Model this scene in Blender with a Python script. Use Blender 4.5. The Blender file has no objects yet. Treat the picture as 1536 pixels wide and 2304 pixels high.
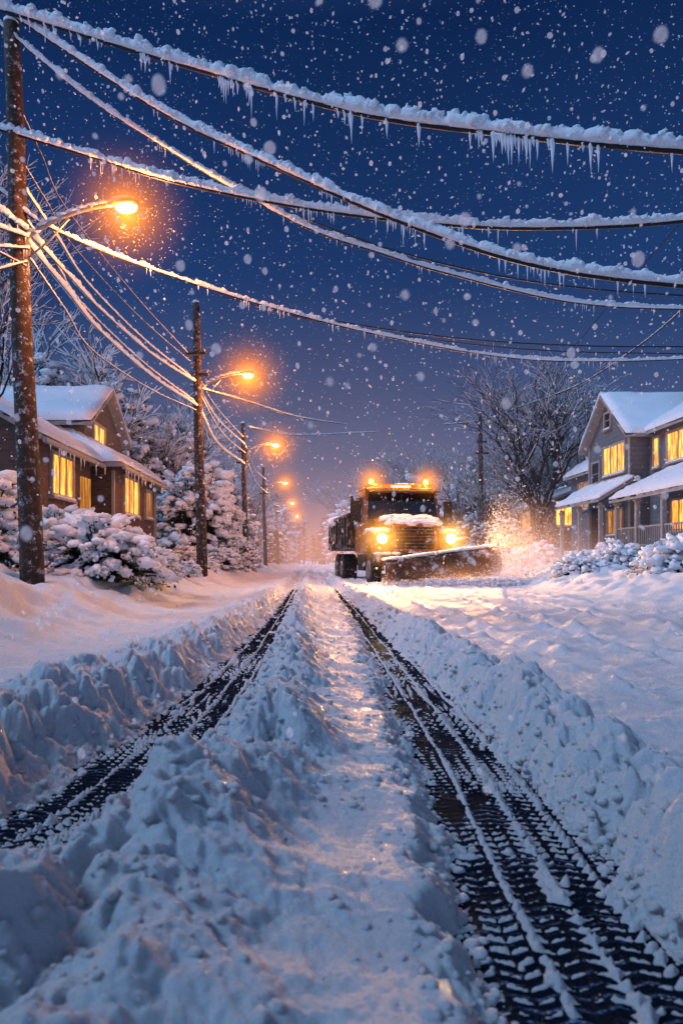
import bpy, bmesh, math, random
import numpy as np
from mathutils import Vector, Matrix, noise as mn
random.seed(7); np.random.seed(7)
R=random.random
def U(a,b): return a+(b-a)*random.random()
sc=bpy.context.scene
H=0.8
# site survey: tangent bearings (photo grid) + distance down the street -> metres
def S(bx,by,Y): return Vector(((bx-700)/1536*Y, Y, H+(1262-by)/1536*Y))
def link(o): sc.collection.objects.link(o); return o
# ------------------------------------------------------------ materials
def newmat(name):
    m=bpy.data.materials.new(name); m.use_nodes=True; nt=m.node_tree
    b=nt.nodes['Principled BSDF']; return m,nt,b
def N(nt,t,**k):
    n=nt.nodes.new(t)
    for a,v in k.items(): setattr(n,a,v)
    return n
def mathn(nt,op,a,b=None,c=None):
    n=nt.nodes.new('ShaderNodeMath'); n.operation=op
    for i,v in enumerate((a,b,c)):
        if v is None: continue
        if isinstance(v,(int,float)): n.inputs[i].default_value=v
        else: nt.links.new(v,n.inputs[i])
    return n.outputs[0]
def ramp(nt,fac,stops):
    n=nt.nodes.new('ShaderNodeValToRGB'); cr=n.color_ramp
    while len(cr.elements)<len(stops): cr.elements.new(.5)
    for e,(p,c) in zip(cr.elements,stops):
        e.position=p; e.color=(*c,1) if len(c)==3 else c
    nt.links.new(fac,n.inputs[0]); return n.outputs[0]
def noisen(nt,scale,detail=4,rough=.55,vec=None):
    n=nt.nodes.new('ShaderNodeTexNoise'); n.inputs['Scale'].default_value=scale
    n.inputs['Detail'].default_value=detail; n.inputs['Roughness'].default_value=rough
    if vec is not None: nt.links.new(vec,n.inputs['Vector'])
    return n.outputs['Fac']
def simple(name,c1,c2,scale=8,rough=.7,metal=0,bump=.2,bdist=.01,spec=.3,frost=0):
    m,nt,b=newmat(name)
    tc=N(nt,'ShaderNodeTexCoord').outputs['Object']
    f=noisen(nt,scale,5,.6,tc)
    col=ramp(nt,f,[(.3,c1),(.7,c2)])
    if frost:
        mx=N(nt,'ShaderNodeMix',data_type='RGBA'); nt.links.new(col,mx.inputs[6]); mx.inputs[7].default_value=(.75,.78,.84,1)
        fr=mathn(nt,'ADD',noisen(nt,scale*.8,6,.75,tc),mathn(nt,'MULTIPLY',noisen(nt,scale*8,3,.7,tc),.35))
        nt.links.new(ramp(nt,fr,[(.80-frost*.3,(0,0,0)),(.95-frost*.3,(1,1,1))]),mx.inputs[0]); col=mx.outputs[2]
    nt.links.new(col,b.inputs['Base Color'])
    b.inputs['Roughness'].default_value=rough; b.inputs['Metallic'].default_value=metal
    b.inputs['Specular IOR Level'].default_value=spec
    bp=N(nt,'ShaderNodeBump'); bp.inputs['Strength'].default_value=bump; bp.inputs['Distance'].default_value=bdist
    nt.links.new(noisen(nt,scale*4,4,.6,tc),bp.inputs['Height']); nt.links.new(bp.outputs[0],b.inputs['Normal'])
    return m
def emis(name,c,s):
    m,nt,b=newmat(name); b.inputs['Base Color'].default_value=(*c,1)
    b.inputs['Emission Color'].default_value=(*c,1); b.inputs['Emission Strength'].default_value=s
    return m
def snowmat(name,fine=60,strength=.5,dist=.012,sss=0,glint=False):
    m,nt,b=newmat(name)
    tc=N(nt,'ShaderNodeTexCoord').outputs['Object']
    f=noisen(nt,fine,8,.8,tc); g=noisen(nt,fine*5,3,.85,tc); big=noisen(nt,2.3,3,.5,tc)
    nt.links.new(ramp(nt,big,[(.3,(.88,.91,.95)),(.7,(.94,.95,.97))]),b.inputs['Base Color'])
    h=mathn(nt,'ADD',f,mathn(nt,'MULTIPLY',g,.6))
    bp=N(nt,'ShaderNodeBump'); bp.inputs['Strength'].default_value=strength; bp.inputs['Distance'].default_value=dist
    nt.links.new(h,bp.inputs['Height']); nt.links.new(bp.outputs[0],b.inputs['Normal'])
    b.inputs['Roughness'].default_value=.5; b.inputs['Specular IOR Level'].default_value=.3
    if glint:
        vo=N(nt,'ShaderNodeTexVoronoi'); vo.inputs['Scale'].default_value=170; nt.links.new(tc,vo.inputs['Vector'])
        sep=N(nt,'ShaderNodeSeparateColor'); nt.links.new(vo.outputs['Color'],sep.inputs[0])
        gl=mathn(nt,'GREATER_THAN',sep.outputs[0],.84)
        nt.links.new(mathn(nt,'MULTIPLY_ADD',gl,-.40,.52),b.inputs['Roughness'])
        nt.links.new(mathn(nt,'MULTIPLY_ADD',gl,.7,.3),b.inputs['Specular IOR Level'])
    if sss:
        b.inputs['Subsurface Weight'].default_value=sss; b.inputs['Subsurface Radius'].default_value=(.6,.8,1.0); b.inputs['Subsurface Scale'].default_value=.02
    return m
M_snow=snowmat('snow_surface',58,1.0,.022,.18,True)
M_snow2=snowmat('settled_snow',30,.6,.025)
M_wood=simple('weathered_pole_wood',(.03,.018,.013),(.09,.05,.03),14,.85,0,.8,.02,frost=.22)
M_bark=simple('bark',(.02,.015,.012),(.05,.035,.028),12,.9,0,.6,.02)
M_leaf=simple('dark_evergreen_leaf',(.012,.022,.012),(.04,.05,.02),9,.6)
M_cable=simple('black_cable',(.008,.008,.01),(.02,.018,.02),20,.5)
M_steel=simple('galvanised_steel',(.18,.17,.16),(.32,.3,.28),10,.45,.7,.1)
M_dark=simple('dark_rubber',(.01,.01,.01),(.03,.028,.026),12,.75,frost=.1)
M_trim=simple('painted_trim',(.28,.26,.24),(.40,.38,.35),6,.6)
M_paint=simple('orange_truck_paint',(.17,.048,.008),(.32,.090,.012),5,.4,0,.1,.006,.5,frost=.24)
M_paintd=simple('dirty_body_steel',(.025,.02,.018),(.08,.045,.025),4,.5,.3,.2,frost=.35)
M_chrome=simple('dull_chrome',(.20,.18,.16),(.38,.35,.32),8,.35,.9,.05)
M_roofd=simple('dark_shingle',(.03,.03,.035),(.07,.065,.07),12,.9)
M_blade=simple('plow_blade_steel',(.05,.03,.02),(.20,.085,.028),3,.45,.3,.3,frost=.3)
M_lamp=emis('sodium_bulb',(1,.55,.17),30)
M_head=emis('headlight_bulb',(1,.62,.2),30)
M_amber=emis('amber_beacon',(1,.36,.04),30)
M_marker=emis('small_marker',(1,.4,.08),10)
m,nt,b=newmat('ice'); b.inputs['Roughness'].default_value=.15
b.inputs['Transmission Weight'].default_value=.1; b.inputs['IOR'].default_value=1.31
nt.links.new(ramp(nt,noisen(nt,12),[(.3,(.88,.9,.95)),(.7,(.98,.97,.98))]),b.inputs['Base Color']); M_ice=m
m,nt,b=newmat('windscreen_glass'); b.inputs['Roughness'].default_value=.08
nt.links.new(ramp(nt,noisen(nt,3),[(.35,(.006,.007,.01)),(.7,(.03,.02,.015))]),b.inputs['Base Color']); b.inputs['Specular IOR Level'].default_value=.8; M_glass=m
# falling flakes : half translucent, lacy (partly see-through)
def flakemat(name,tpf,e):
    m,nt,b=newmat(name); b.inputs['Base Color'].default_value=(.95,.96,1,1); b.inputs['Roughness'].default_value=.9
    b.inputs['Emission Color'].default_value=(.55,.68,1,1); b.inputs['Emission Strength'].default_value=e  # self-glow added to brighten flakes; powder gets none
    tr=N(nt,'ShaderNodeBsdfTranslucent'); tr.inputs[0].default_value=(.98,.98,1,1); mx=N(nt,'ShaderNodeMixShader'); mx.inputs[0].default_value=.5
    tp=N(nt,'ShaderNodeBsdfTransparent'); mx2=N(nt,'ShaderNodeMixShader'); mx2.inputs[0].default_value=tpf
    nt.links.new(b.outputs[0],mx.inputs[1]); nt.links.new(tr.outputs[0],mx.inputs[2]); nt.links.new(mx.outputs[0],mx2.inputs[1]); nt.links.new(tp.outputs[0],mx2.inputs[2]); nt.links.new(mx2.outputs[0],nt.nodes['Material Output'].inputs[0]); return m
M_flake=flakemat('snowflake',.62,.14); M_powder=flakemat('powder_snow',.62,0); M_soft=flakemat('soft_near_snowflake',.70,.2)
def winmat(name,strength,c1=(1,.23,.018),c2=(1,.47,.07)):
    m,nt,b=newmat(name)
    tc=N(nt,'ShaderNodeTexCoord').outputs['Object']
    mp=N(nt,'ShaderNodeMapping'); nt.links.new(tc,mp.inputs[0]); mp.inputs['Scale'].default_value=(6,6,.9)
    f=noisen(nt,1.6,4,.6,mp.outputs[0])
    col=ramp(nt,f,[(.38,c1),(.60,c2)])
    b.inputs['Base Color'].default_value=(.1,.08,.05,1); b.inputs['Roughness'].default_value=.2
    nt.links.new(col,b.inputs['Emission Color'])
    nt.links.new(mathn(nt,'MAXIMUM',mathn(nt,'MULTIPLY_ADD',f,strength*3.4,strength*-.75),strength*.12),b.inputs['Emission Strength'])
    return m
M_win=winmat('lit_window',1.8); M_winb=winmat('bright_lit_window',2.8); M_wind=winmat('dim_lit_window',.5)
def siding(name,c1,c2,brick=False):
    m,nt,b=newmat(name); tc=N(nt,'ShaderNodeTexCoord').outputs['Object']
    sp=N(nt,'ShaderNodeSeparateXYZ'); nt.links.new(tc,sp.inputs[0])
    if brick:
        cb=N(nt,'ShaderNodeCombineXYZ'); nt.links.new(mathn(nt,'ADD',sp.outputs[0],sp.outputs[1]),cb.inputs[0]); nt.links.new(sp.outputs[2],cb.inputs[1])
        br=N(nt,'ShaderNodeTexBrick'); nt.links.new(cb.outputs[0],br.inputs['Vector']); br.inputs['Scale'].default_value=3.2
        br.inputs['Color1'].default_value=(*c1,1); br.inputs['Color2'].default_value=(*c2,1); br.inputs['Mortar'].default_value=(.10,.09,.085,1)
        br.inputs['Mortar Size'].default_value=.03
        nt.links.new(br.outputs['Color'],b.inputs['Base Color']); hgt=br.outputs['Fac']; st=-.6
    else:
        saw=mathn(nt,'FRACT',mathn(nt,'MULTIPLY',sp.outputs[2],5.5))
        nz=noisen(nt,5,4,.6,tc)
        nt.links.new(ramp(nt,mathn(nt,'MULTIPLY_ADD',saw,.25,mathn(nt,'MULTIPLY',nz,.8)),[(.25,c1),(.75,c2)]),b.inputs['Base Color']); hgt=saw; st=.6
    bp=N(nt,'ShaderNodeBump'); bp.inputs['Strength'].default_value=abs(st); bp.invert=st<0; bp.inputs['Distance'].default_value=.03
    nt.links.new(hgt,bp.inputs['Height']); nt.links.new(bp.outputs[0],b.inputs['Normal']); b.inputs['Roughness'].default_value=.8
    return m
M_brick=siding('brown_brick',(.10,.05,.035),(.16,.085,.055),True)
M_sidg=siding('grey_siding',(.10,.12,.145),(.17,.19,.21))
M_sidb=siding('tan_siding',(.10,.08,.065),(.16,.135,.11))
# asphalt with tyre tread : near-black, matt, snow pressed into the tread grooves
m,nt,b=newmat('wet_asphalt_tracks'); nt.nodes.remove(b); tc=N(nt,'ShaderNodeTexCoord').outputs['Object']
sp=N(nt,'ShaderNodeSeparateXYZ'); nt.links.new(tc,sp.inputs[0])
wv=noisen(nt,7,3,.5,tc)
pp=mathn(nt,'PINGPONG',mathn(nt,'ADD',sp.outputs[0],5.03),.045)
ph=mathn(nt,'ADD',mathn(nt,'MULTIPLY',sp.outputs[1],175),mathn(nt,'MULTIPLY',pp,70))
ph=mathn(nt,'ADD',ph,mathn(nt,'MULTIPLY',wv,2.0))
tread=mathn(nt,'POWER',mathn(nt,'MULTIPLY_ADD',mathn(nt,'SINE',ph),.5,.5),2.0)
nz=noisen(nt,6,6,.7,tc); nf=noisen(nt,120,3,.75,tc)
v=mathn(nt,'MULTIPLY',tread,.46)
v=mathn(nt,'ADD',v,mathn(nt,'MULTIPLY',mathn(nt,'SUBTRACT',nz,.47),1.4)); v=mathn(nt,'ADD',v,mathn(nt,'MULTIPLY',mathn(nt,'SUBTRACT',nf,.5),1.1))
bp=N(nt,'ShaderNodeBump'); bp.inputs['Strength'].default_value=.7; bp.inputs['Distance'].default_value=.010
nt.links.new(v,bp.inputs['Height'])
df=N(nt,'ShaderNodeBsdfDiffuse'); nt.links.new(ramp(nt,v,[(.28,(.002,.005,.012)),(.48,(.006,.012,.026)),(.62,(.07,.105,.17)),(.88,(.46,.55,.68))]),df.inputs[0]); nt.links.new(bp.outputs[0],df.inputs['Normal'])
gs=N(nt,'ShaderNodeBsdfGlossy'); gs.inputs[0].default_value=(.45,.7,1,1); gs.inputs['Roughness'].default_value=.22; nt.links.new(bp.outputs[0],gs.inputs['Normal'])
mx=N(nt,'ShaderNodeMixShader'); mx.inputs[0].default_value=.012; nt.links.new(df.outputs[0],mx.inputs[1]); nt.links.new(gs.outputs[0],mx.inputs[2]); nt.links.new(mx.outputs[0],nt.nodes['Material Output'].inputs[0]); M_asph=m
# ------------------------------------------------------------ mesh builder
def ico(sub):
    bm=bmesh.new(); bmesh.ops.create_icosphere(bm,subdivisions=sub,radius=1); bm.verts.ensure_lookup_table()
    v=[x.co.copy() for x in bm.verts]; f=[[q.index for q in p.verts] for p in bm.faces]; bm.free(); return v,f
ICO={k:ico(k) for k in (1,2,3)}
class MB:
    def __init__(s): s.v=[]; s.f=[]; s.m=[]
    def add(s,vs,fs,mi=0):
        o=len(s.v); s.v+= [tuple(x) for x in vs]; s.f+=[[i+o for i in f] for f in fs]; s.m+=[mi]*len(fs)
    def box(s,a,b,mi=0,taper=None):
        x0,y0,z0=a; x1,y1,z1=b
        s.add([(x0,y0,z0),(x1,y0,z0),(x1,y1,z0),(x0,y1,z0),(x0,y0,z1),(x1,y0,z1),(x1,y1,z1),(x0,y1,z1)],
          [(0,3,2,1),(4,5,6,7),(0,1,5,4),(1,2,6,5),(2,3,7,6),(3,0,4,7)],mi)
    def hexa(s,p,mi=0):
        s.add(p,[(0,3,2,1),(4,5,6,7),(0,1,5,4),(1,2,6,5),(2,3,7,6),(3,0,4,7)],mi)
    def tube(s,pts,rad,n=8,mi=0,cap=True,squash=1):
        pts=[Vector(p) for p in pts]; base=len(s.v); k=len(pts)
        for i,p in enumerate(pts):
            t=(pts[min(k-1,i+1)]-pts[max(0,i-1)]).normalized()
            up=Vector((0,0,1)) if abs(t.z)<.95 else Vector((1,0,0))
            a=t.cross(up).normalized(); c=a.cross(t).normalized()
            r=rad[i] if hasattr(rad,'__len__') else rad
            for j in range(n):
                an=2*math.pi*j/n; s.v.append(tuple(p+a*(r*math.cos(an))+c*(r*squash*math.sin(an))))
        for i in range(k-1):
            for j in range(n):
                A=base+i*n+j; B=base+i*n+(j+1)%n
                s.f.append([A,B,B+n,A+n]); s.m.append(mi)
        if cap:
            s.f.append([base+j for j in range(n)][::-1]); s.m.append(mi)
            s.f.append([base+(k-1)*n+j for j in range(n)]); s.m.append(mi)
    def lump(s,c,sx,sy,sz,sub=2,amp=.25,fr=1.6,rot=None,mi=0):
        v,f=ICO[sub]; off=Vector((U(0,99),U(0,99),U(0,99))); out=[]
        for p in v:
            d=1+amp*mn.noise(p*fr+off)+amp*.5*mn.noise(p*fr*2.7+off)
            q=Vector((p.x*sx*d,p.y*sy*d,p.z*sz*d))
            if rot: q=rot@q
            out.append(q+Vector(c))
        s.add(out,f,mi)
    def prism(s,poly,axis,a,b,mi=0):
        n=len(poly)
        f=(lambda p,t:(t,p[0],p[1])) if axis=='x' else (lambda p,t:(p[0],t,p[1]))
        s.add([f(p,a) for p in poly]+[f(p,b) for p in poly],[list(range(n))[::-1],list(range(n,2*n))]+[[i,(i+1)%n,(i+1)%n+n,i+n] for i in range(n)],mi)
    def obj(s,name,mats,parent=None,smooth=False,bevel=0,loc=None,fixn=True):
        me=bpy.data.meshes.new(name); me.from_pydata(s.v,[],s.f)
        for m in mats: me.materials.append(m)
        me.polygons.foreach_set('material_index',s.m)
        if fixn:
            bm=bmesh.new(); bm.from_mesh(me); bmesh.ops.recalc_face_normals(bm,faces=bm.faces); bm.to_mesh(me); bm.free()
        if smooth: me.polygons.foreach_set('use_smooth',[True]*len(me.polygons))
        o=bpy.data.objects.new(name,me); link(o)
        if loc is not None: o.location=loc
        if parent: o.parent=parent
        if bevel:
            md=o.modifiers.new('b','BEVEL'); md.width=bevel; md.segments=2; md.limit_method='ANGLE'
        return o
def thing(name,label,cat,loc=(0,0,0),group=None):
    e=bpy.data.objects.new(name,None); link(e); e.location=loc; e.empty_display_size=.2
    e['label']=label; e['category']=cat
    if group: e['group']=group
    return e
def dup(t,loc,rotz=0,scale=1,label=None):
    n=t.copy(); link(n); n.location=loc; n.rotation_euler=(0,0,rotz); n.scale=(scale,)*3 if not hasattr(scale,'__len__') else scale
    if label: n['label']=label
    for c in [c for c in bpy.data.objects if c.parent==t]:
        k=c.copy(); link(k); k.parent=n
    return n
# ------------------------------------------------------------ numpy noise
def perlin(x,y,seed=0):
    rs=np.random.RandomState(seed); p=rs.permutation(512).astype(np.int64); p=np.concatenate([p,p])
    ang=rs.rand(512)*2*np.pi; gx=np.cos(ang); gy=np.sin(ang)
    xi=np.floor(x).astype(np.int64); yi=np.floor(y).astype(np.int64); xf=x-xi; yf=y-yi
    u=xf**3*(xf*(xf*6-15)+10); v=yf**3*(yf*(yf*6-15)+10)
    def g(ix,iy,dx,dy):
        h=p[(p[ix&511]+iy)&511]; return gx[h]*dx+gy[h]*dy
    a=g(xi,yi,xf,yf); b=g(xi+1,yi,xf-1,yf); c=g(xi,yi+1,xf,yf-1); d=g(xi+1,yi+1,xf-1,yf-1)
    return (a+(b-a)*u+((c+(d-c)*u)-(a+(b-a)*u))*v)*1.5
def worley(x,y,seed=0,lo=.3):
    rs=np.random.RandomState(seed); p=rs.permutation(512).astype(np.int64); p=np.concatenate([p,p]); rx=rs.rand(512); ry=rs.rand(512); rh=rs.rand(512)
    xi=np.floor(x).astype(np.int64); yi=np.floor(y).astype(np.int64); best=np.zeros(x.shape)
    for i in (-1,0,1):
        for j in (-1,0,1):
            h=p[(p[(xi+i)&511]+yi+j)&511]
            dd=(xi+i+rx[h]-x)**2+(yi+j+ry[h]-y)**2
            t=np.clip(1-dd*(1.8-.8*rh[h]),0,1)
            best=np.maximum(best,t*(1.7-.7*t)*(lo+(1-lo)*rh[h]))
    return best
def nsm(a,b,x):
    t=np.clip((x-a)/(b-a),0,1); return t*t*(3-2*t)
def base_h(X,Y):
    wob=.25*perlin(Y*.3,Y*0+3.3,11)
    xl=X+wob*.6
    z=.085+.50*(1-nsm(-3.6,-1.9,xl))+.60*(1-nsm(-8,-3.6,X))+.42*nsm(5.2,6.9,X+wob)+.65*nsm(7.2,12.5,X)
    side=(nsm(1.9,3.0,-xl)+nsm(5.0,6.5,X))*(1-.8*nsm(25,60,Y))
    z=z+side*(.15*perlin(X*.8,Y*.6,21)+.13*perlin(X*2.0,Y*1.5,22)+.05*perlin(X*5,Y*4,23))
    return z
def axis_samples():
    ys=[-6,-5,-4,-3,-2.2,-1.6,-1.1,-.7,-.4,-.15,.05,.2,.32,.42,.5,.57,.64,.7,.75]; y=.8
    while y<650: ys.append(y); y+=max(.0052,.0050*y)
    xs=[0.]; x=0
    while x<420: x+= .0052 if x<1.4 else max(.0052,.0120*(x-.96)); xs.append(x)
    xs=[-a for a in xs[:0:-1]]+xs
    return np.array(xs),np.array(ys)
xs,ys=axis_samples(); X,Y=np.meshgrid(xs,ys)
TY=[0,1.0,1.42,2.05,3.27,6.2,10,16,30]
def ctr(Y,s): return np.interp(Y,TY,[-1.40,-1.12,-.92,-.67,-.57,-.48,-.45,-.45,-.4] if s<0 else [.50,.53,.54,.58,.62,.65,.67,.68,.7])
def hwd(Y,s): return np.interp(Y,TY,[.30,.30,.30,.28,.245,.17,.14,.13,.12] if s<0 else [.22,.22,.22,.225,.215,.165,.14,.13,.12])
Z=base_h(X,Y)
wx=.05*perlin(X*5,Y*5,31)+.016*perlin(X*14,Y*14,32)+.004*perlin(X*36,Y*36,51); wy=.05*perlin(X*5,Y*5,33)+.016*perlin(X*14,Y*14,34)+.004*perlin(X*36,Y*36,52)
en=.045*perlin(X*2.4,Y*2.4,1)+.030*perlin(X*6,Y*6,2)+.018*perlin(X*17,Y*17,3)
cl=ctr(Y,-1); cr=ctr(Y,1)
def clod(sc_,seed,lo=.3): return worley((X+wx)*sc_,(Y+wy)*sc_,seed,lo)
c0=clod(2.3,44); c1=clod(4.2,4); c1b=clod(7.5,64); c2=clod(15,7); c3=clod(32,8); c4=clod(64,48)
dl=np.abs(X-cl)-hwd(Y,-1)+en; dr=np.abs(X-cr)-hwd(Y,1)+en
d=np.minimum(dl,dr)
fade=1-nsm(32,50,Y)
leftout=np.where(X<cl,1.,0.)
dd_=d+.06*(c1-.4)+.06*(c1b-.4)+.05*(c2-.4)+.02*(c3-.4)
tw=.17+.15*leftout
tt=np.clip((dd_+.02)/tw,0,1); out=tt*tt*(3-2*tt)
puff=.080*c1+.070*c1b+.042*c2+.022*c3+.009*c4
bn=.5+.5*perlin(X*1.3,Y*1.3,9); bn2=.5+.6*perlin(X*2.6,Y*2.6,39); bn3=np.clip(.5+.9*perlin(X*.9,Y*.6,49),0,1)
outer=np.where((X>cr)|(X<cl),1.,0.); cent=1-outer
rim=np.exp(-((d-.18-.10*leftout)/(.20+.12*leftout))**2)
ridge=cent*np.exp(-((X+.16+.08*perlin(Y*1.4,Y*0,13)+.45*(1-nsm(.9,2.2,Y)))/(.22+.22*(1-nsm(1,2,Y))))**2)
nearamp=.6+.4*(1-nsm(3,14,Y))
cl_amt=np.clip(outer*rim*(.8+.8*bn)+ridge*(.65+.85*bn)+.20*np.clip(bn2-.2,0,1),0,1.45)
field=np.clip(nsm(.25,1.0,d)*outer,0,1)*(1-.9*nsm(30,60,Y))
fineb=.008*perlin(X*9,Y*9,15)+.005*perlin(X*22,Y*22,16)+.004*perlin(X*46,Y*46,35)+.0028*perlin(X*85,Y*85,36)
ramp_out=np.where(outer>0,.5+.5*nsm(.02,.6,d),1.)
Zs=Z*ramp_out+cl_amt*puff*nearamp+(outer*rim*.01+ridge*.03)*(.3+bn)*nearamp+.014*perlin(X*3.1,Y*3.1,14)+fineb*(.35+.8*np.clip(cl_amt*1.5,0,1))
Zs+=field*(.010*c0*bn3+.018*c1*np.clip(bn2,0,1)*(.2+bn3)+.018*c1b*bn2*bn3+.014*c2*(.2+bn)*bn3+.008*c3*bn2)
for xr in (1.85,2.7,3.6,4.4):
    c=xr+.15*np.sin(Y*.35+xr)+.03*perlin(Y*2,Y*0+xr,55); Zs-=.040*np.exp(-((X-c)/.08)**2)*(.4+.6*bn)*nsm(2,5,Y)
    Zs+=.028*np.exp(-((np.abs(X-c)-.15)/.06)**2)*nsm(2,5,Y)*(.2+bn2)*(.20+c1b+.8*c2)
ridg=lambda u,u0,w: np.exp(-((u-u0)/w)**2)
ul=X-cl; ur=X-cr
wl=.012*perlin(Y*2.2,X*0+.5,36)
isR=np.abs(ur)<np.abs(ul); u_=np.where(isR,ur,ul)+wl
inn=np.where(isR, ridg(u_,-.085,.011)+ridg(u_,.04,.011)+.8*ridg(u_,.15,.010), ridg(u_,.0,.013)+.9*ridg(u_,.12,.010)+.8*ridg(u_,-.13,.010))
ppg=np.abs(((u_+5.0)%.090)-.045)
phz=Y*(2*np.pi/.040)+ppg*70+.8*perlin(X*5,Y*5,57)
lug=np.clip(np.sin(phz),0,1)*nsm(.002,.008,ppg)*nsm(.0,.007,.045-ppg+.002)
lugfade=1-nsm(4.5,8,Y)
lm=np.clip(.82+.6*perlin(X*3,Y*2.2,58),.1,1.15)
pat=perlin(X*6,Y*4,17)+.5*perlin(X*20,Y*18,18)+.4*perlin(X*50,Y*50,41)
Zin=-.0145+inn*.019*(.9+.6*perlin(X*16,Y*16,19)+.5*perlin(X*45,Y*45,42))+lug*lm*lugfade*.0250*(1+.3*perlin(X*40,Y*40,59))+.036*np.clip(pat-.45,0,1)+.0012*perlin(X*50,Y*50,20)
Zin=Zin+.016*nsm(9,22,Y)
o2=1-(1-out)*fade
Zf=Zin*(1-o2)+Zs*o2
ny,nx=X.shape
co=np.stack([X,Y,Zf],-1).reshape(-1,3).astype(np.float32)
idx=np.arange(ny*nx).reshape(ny,nx)
q=np.stack([idx[:-1,:-1],idx[:-1,1:],idx[1:,1:],idx[1:,:-1]],-1).reshape(-1,4).astype(np.int32)
me=bpy.data.meshes.new('snow_ground'); me.vertices.add(len(co)); me.vertices.foreach_set('co',co.ravel())
me.loops.add(q.size); me.loops.foreach_set('vertex_index',q.ravel()); me.polygons.add(len(q))
me.polygons.foreach_set('loop_start',np.arange(0,q.size,4,dtype=np.int32)); 
me.polygons.foreach_set('use_smooth',np.ones(len(q),dtype=bool)); me.update(calc_edges=True); me.materials.append(M_snow)
g=bpy.data.objects.new('snow_ground',me); link(g); g['kind']='structure'
print('ground',ny,nx)
mb=MB(); mb.add([(-2.2,-6,0),(5.2,-6,0),(5.2,400,0),(-2.2,400,0)],[(0,1,2,3)]); road=mb.obj('road',[M_asph]); road['kind']='structure'
def surf(x,y):
    i=min(nx-1,max(0,int(np.searchsorted(xs,x)))); j=min(ny-1,max(0,int(np.searchsorted(ys,y)))); return float(Zf[j,i])
# loose crumbs of snow
random.seed(41); mb=MB()
for i in range(9000):
    y=.95*math.exp(U(0,2.9)); s_=random.choice((-1,1)); c=float(ctr(y,s_)); h_=float(hwd(y,s_))
    q_=R()
    if q_<.70: x=c+random.choice((-1,1))*(h_+abs(random.gauss(.0,.11))-.04)
    elif q_<.75: x=c+U(-1,1)*h_
    else: x=-.17+random.gauss(0,.2)-(.3 if y<1.8 else 0)
    s=(.0018+.013*R()**3.2)*(1+.06*y)
    z=max(0,surf(x,y))-s*.05
    mb.lump((x,y,z),s*U(.9,1.3),s*U(.9,1.3),s*U(.65,.95),2 if s>.004 else 1,.3,1.6)
o=mb.obj('snow_crumbs',[M_snow],None,True,fixn=False); o['kind']='stuff'; o['label']='loose crumbs of broken snow along the tyre tracks'
# ------------------------------------------------------------ utility poles & lamps
POLES=[(-3.47,8.4),(-2.95,18),(-2.85,30),(-3.0,45),(-3.0,62),(-3.0,82)]
def make_pole(h,lean,r=.15,arms=((.35,.3),)):
    e=thing('utility_pole','weathered wooden utility pole dusted with snow beside the street','utility pole',group='utility poles along the street')
    mb=MB(); pts=[];rad=[]
    for i in range(14):
        t=i/13; pts.append((lean*t+.01*math.sin(t*9),.0,-.4+(h+.4)*t)); rad.append(r*(1-.38*t))
    mb.tube(pts,rad,14); mb.obj('pole_shaft',[M_wood],e,True)
    for zz,w in arms:
        z=h*zz; x=lean*z/h; mb=MB(); mb.box((x-w,-.22,z-.04),(x+w,-.14,z+.04)); mb.obj('crossarm',[M_wood],e,bevel=.008)
        for k in (-.85,.85):
            mb=MB(); mb.tube([(x+w*k,-.18,z+.042),(x+w*k,-.18,z+.09),(x+w*k,-.18,z+.1),(x+w*k,-.18,z+.16)],[.02,.02,.04,.025],8); mb.obj('insulator',[M_steel],e,True)
    mb=MB(); mb.lump((lean,0,h+.02),.09,.09,.06,2,.2)
    mb.obj('snow_cap',[M_snow2],e,True)
    return e
def make_lamp():
    e=thing('street_lamp','glowing orange cobra-head street lamp on a curved steel arm','street lamp',group='street lamps along the street')
    mb=MB(); pts=[(0,0,0)]
    for i in range(12):
        t=i/11; pts.append((.05+1.05*t,0,.02+.32*math.sin(t*1.5)**.8))
    mb.tube(pts,.024,8)
    mb.tube([(0.03,0,-.25),(.3,0,-.05),(.55,0,.2)],.012,6); mb.box((-.02,-.05,-.3),(.03,.05,.06))
    mb.obj('lamp_arm',[M_steel],e,True)
    mb=MB(); rows=[(0,.03,.03),(.06,.06,.05),(.18,.10,.065),(.3,.09,.05),(.36,.04,.03)]
    mb.tube([(1.06+a,0,.345) for a,_,_ in rows],[w for _,w,_ in rows],12,squash=.5)
    mb.obj('lamp_head',[M_steel],e,True)
    mb=MB(); mb.lump((1.27,0,.30),.135,.08,.065,3,0); mb.obj('lamp_bulb',[M_lamp],e,True)
    mb=MB()
    for i in range(9):
        t=i/8; mb.lump((.1+1.0*t,0,.05+.31*math.sin(min(1,t)*1.5)**.8+.02),.09,.026,.03,2,.3)
    mb.lump((1.22,0,.41),.15,.06,.035,2,.2); mb.obj('snow_cover',[M_snow2],e,True)
    return e
random.seed(12)
p1=make_pole(6.75,-.27,.15,()); p1.location=(-3.42,8.4,.65)
p1['label']='dark leaning wooden utility pole beside the snow-covered bushes'
p2=make_pole(6.95,-.17,.15,((.72,.33),(.80,.26))); p2.location=(-2.87,18,.65)
for (x,y),s in zip(POLES[2:],(.9,.92,.92,.92)): dup(p2,(x,y,.6),U(-.2,.2),s)
dup(p2,(9.55,38,1.0),.1,1.15,'wooden utility pole with crossarm beside a bare tree')
L0=make_lamp(); L0.location=(-3.5,8.4,4.78); L0.rotation_euler=(0,0,math.radians(-6))
lampheads=[]
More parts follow.
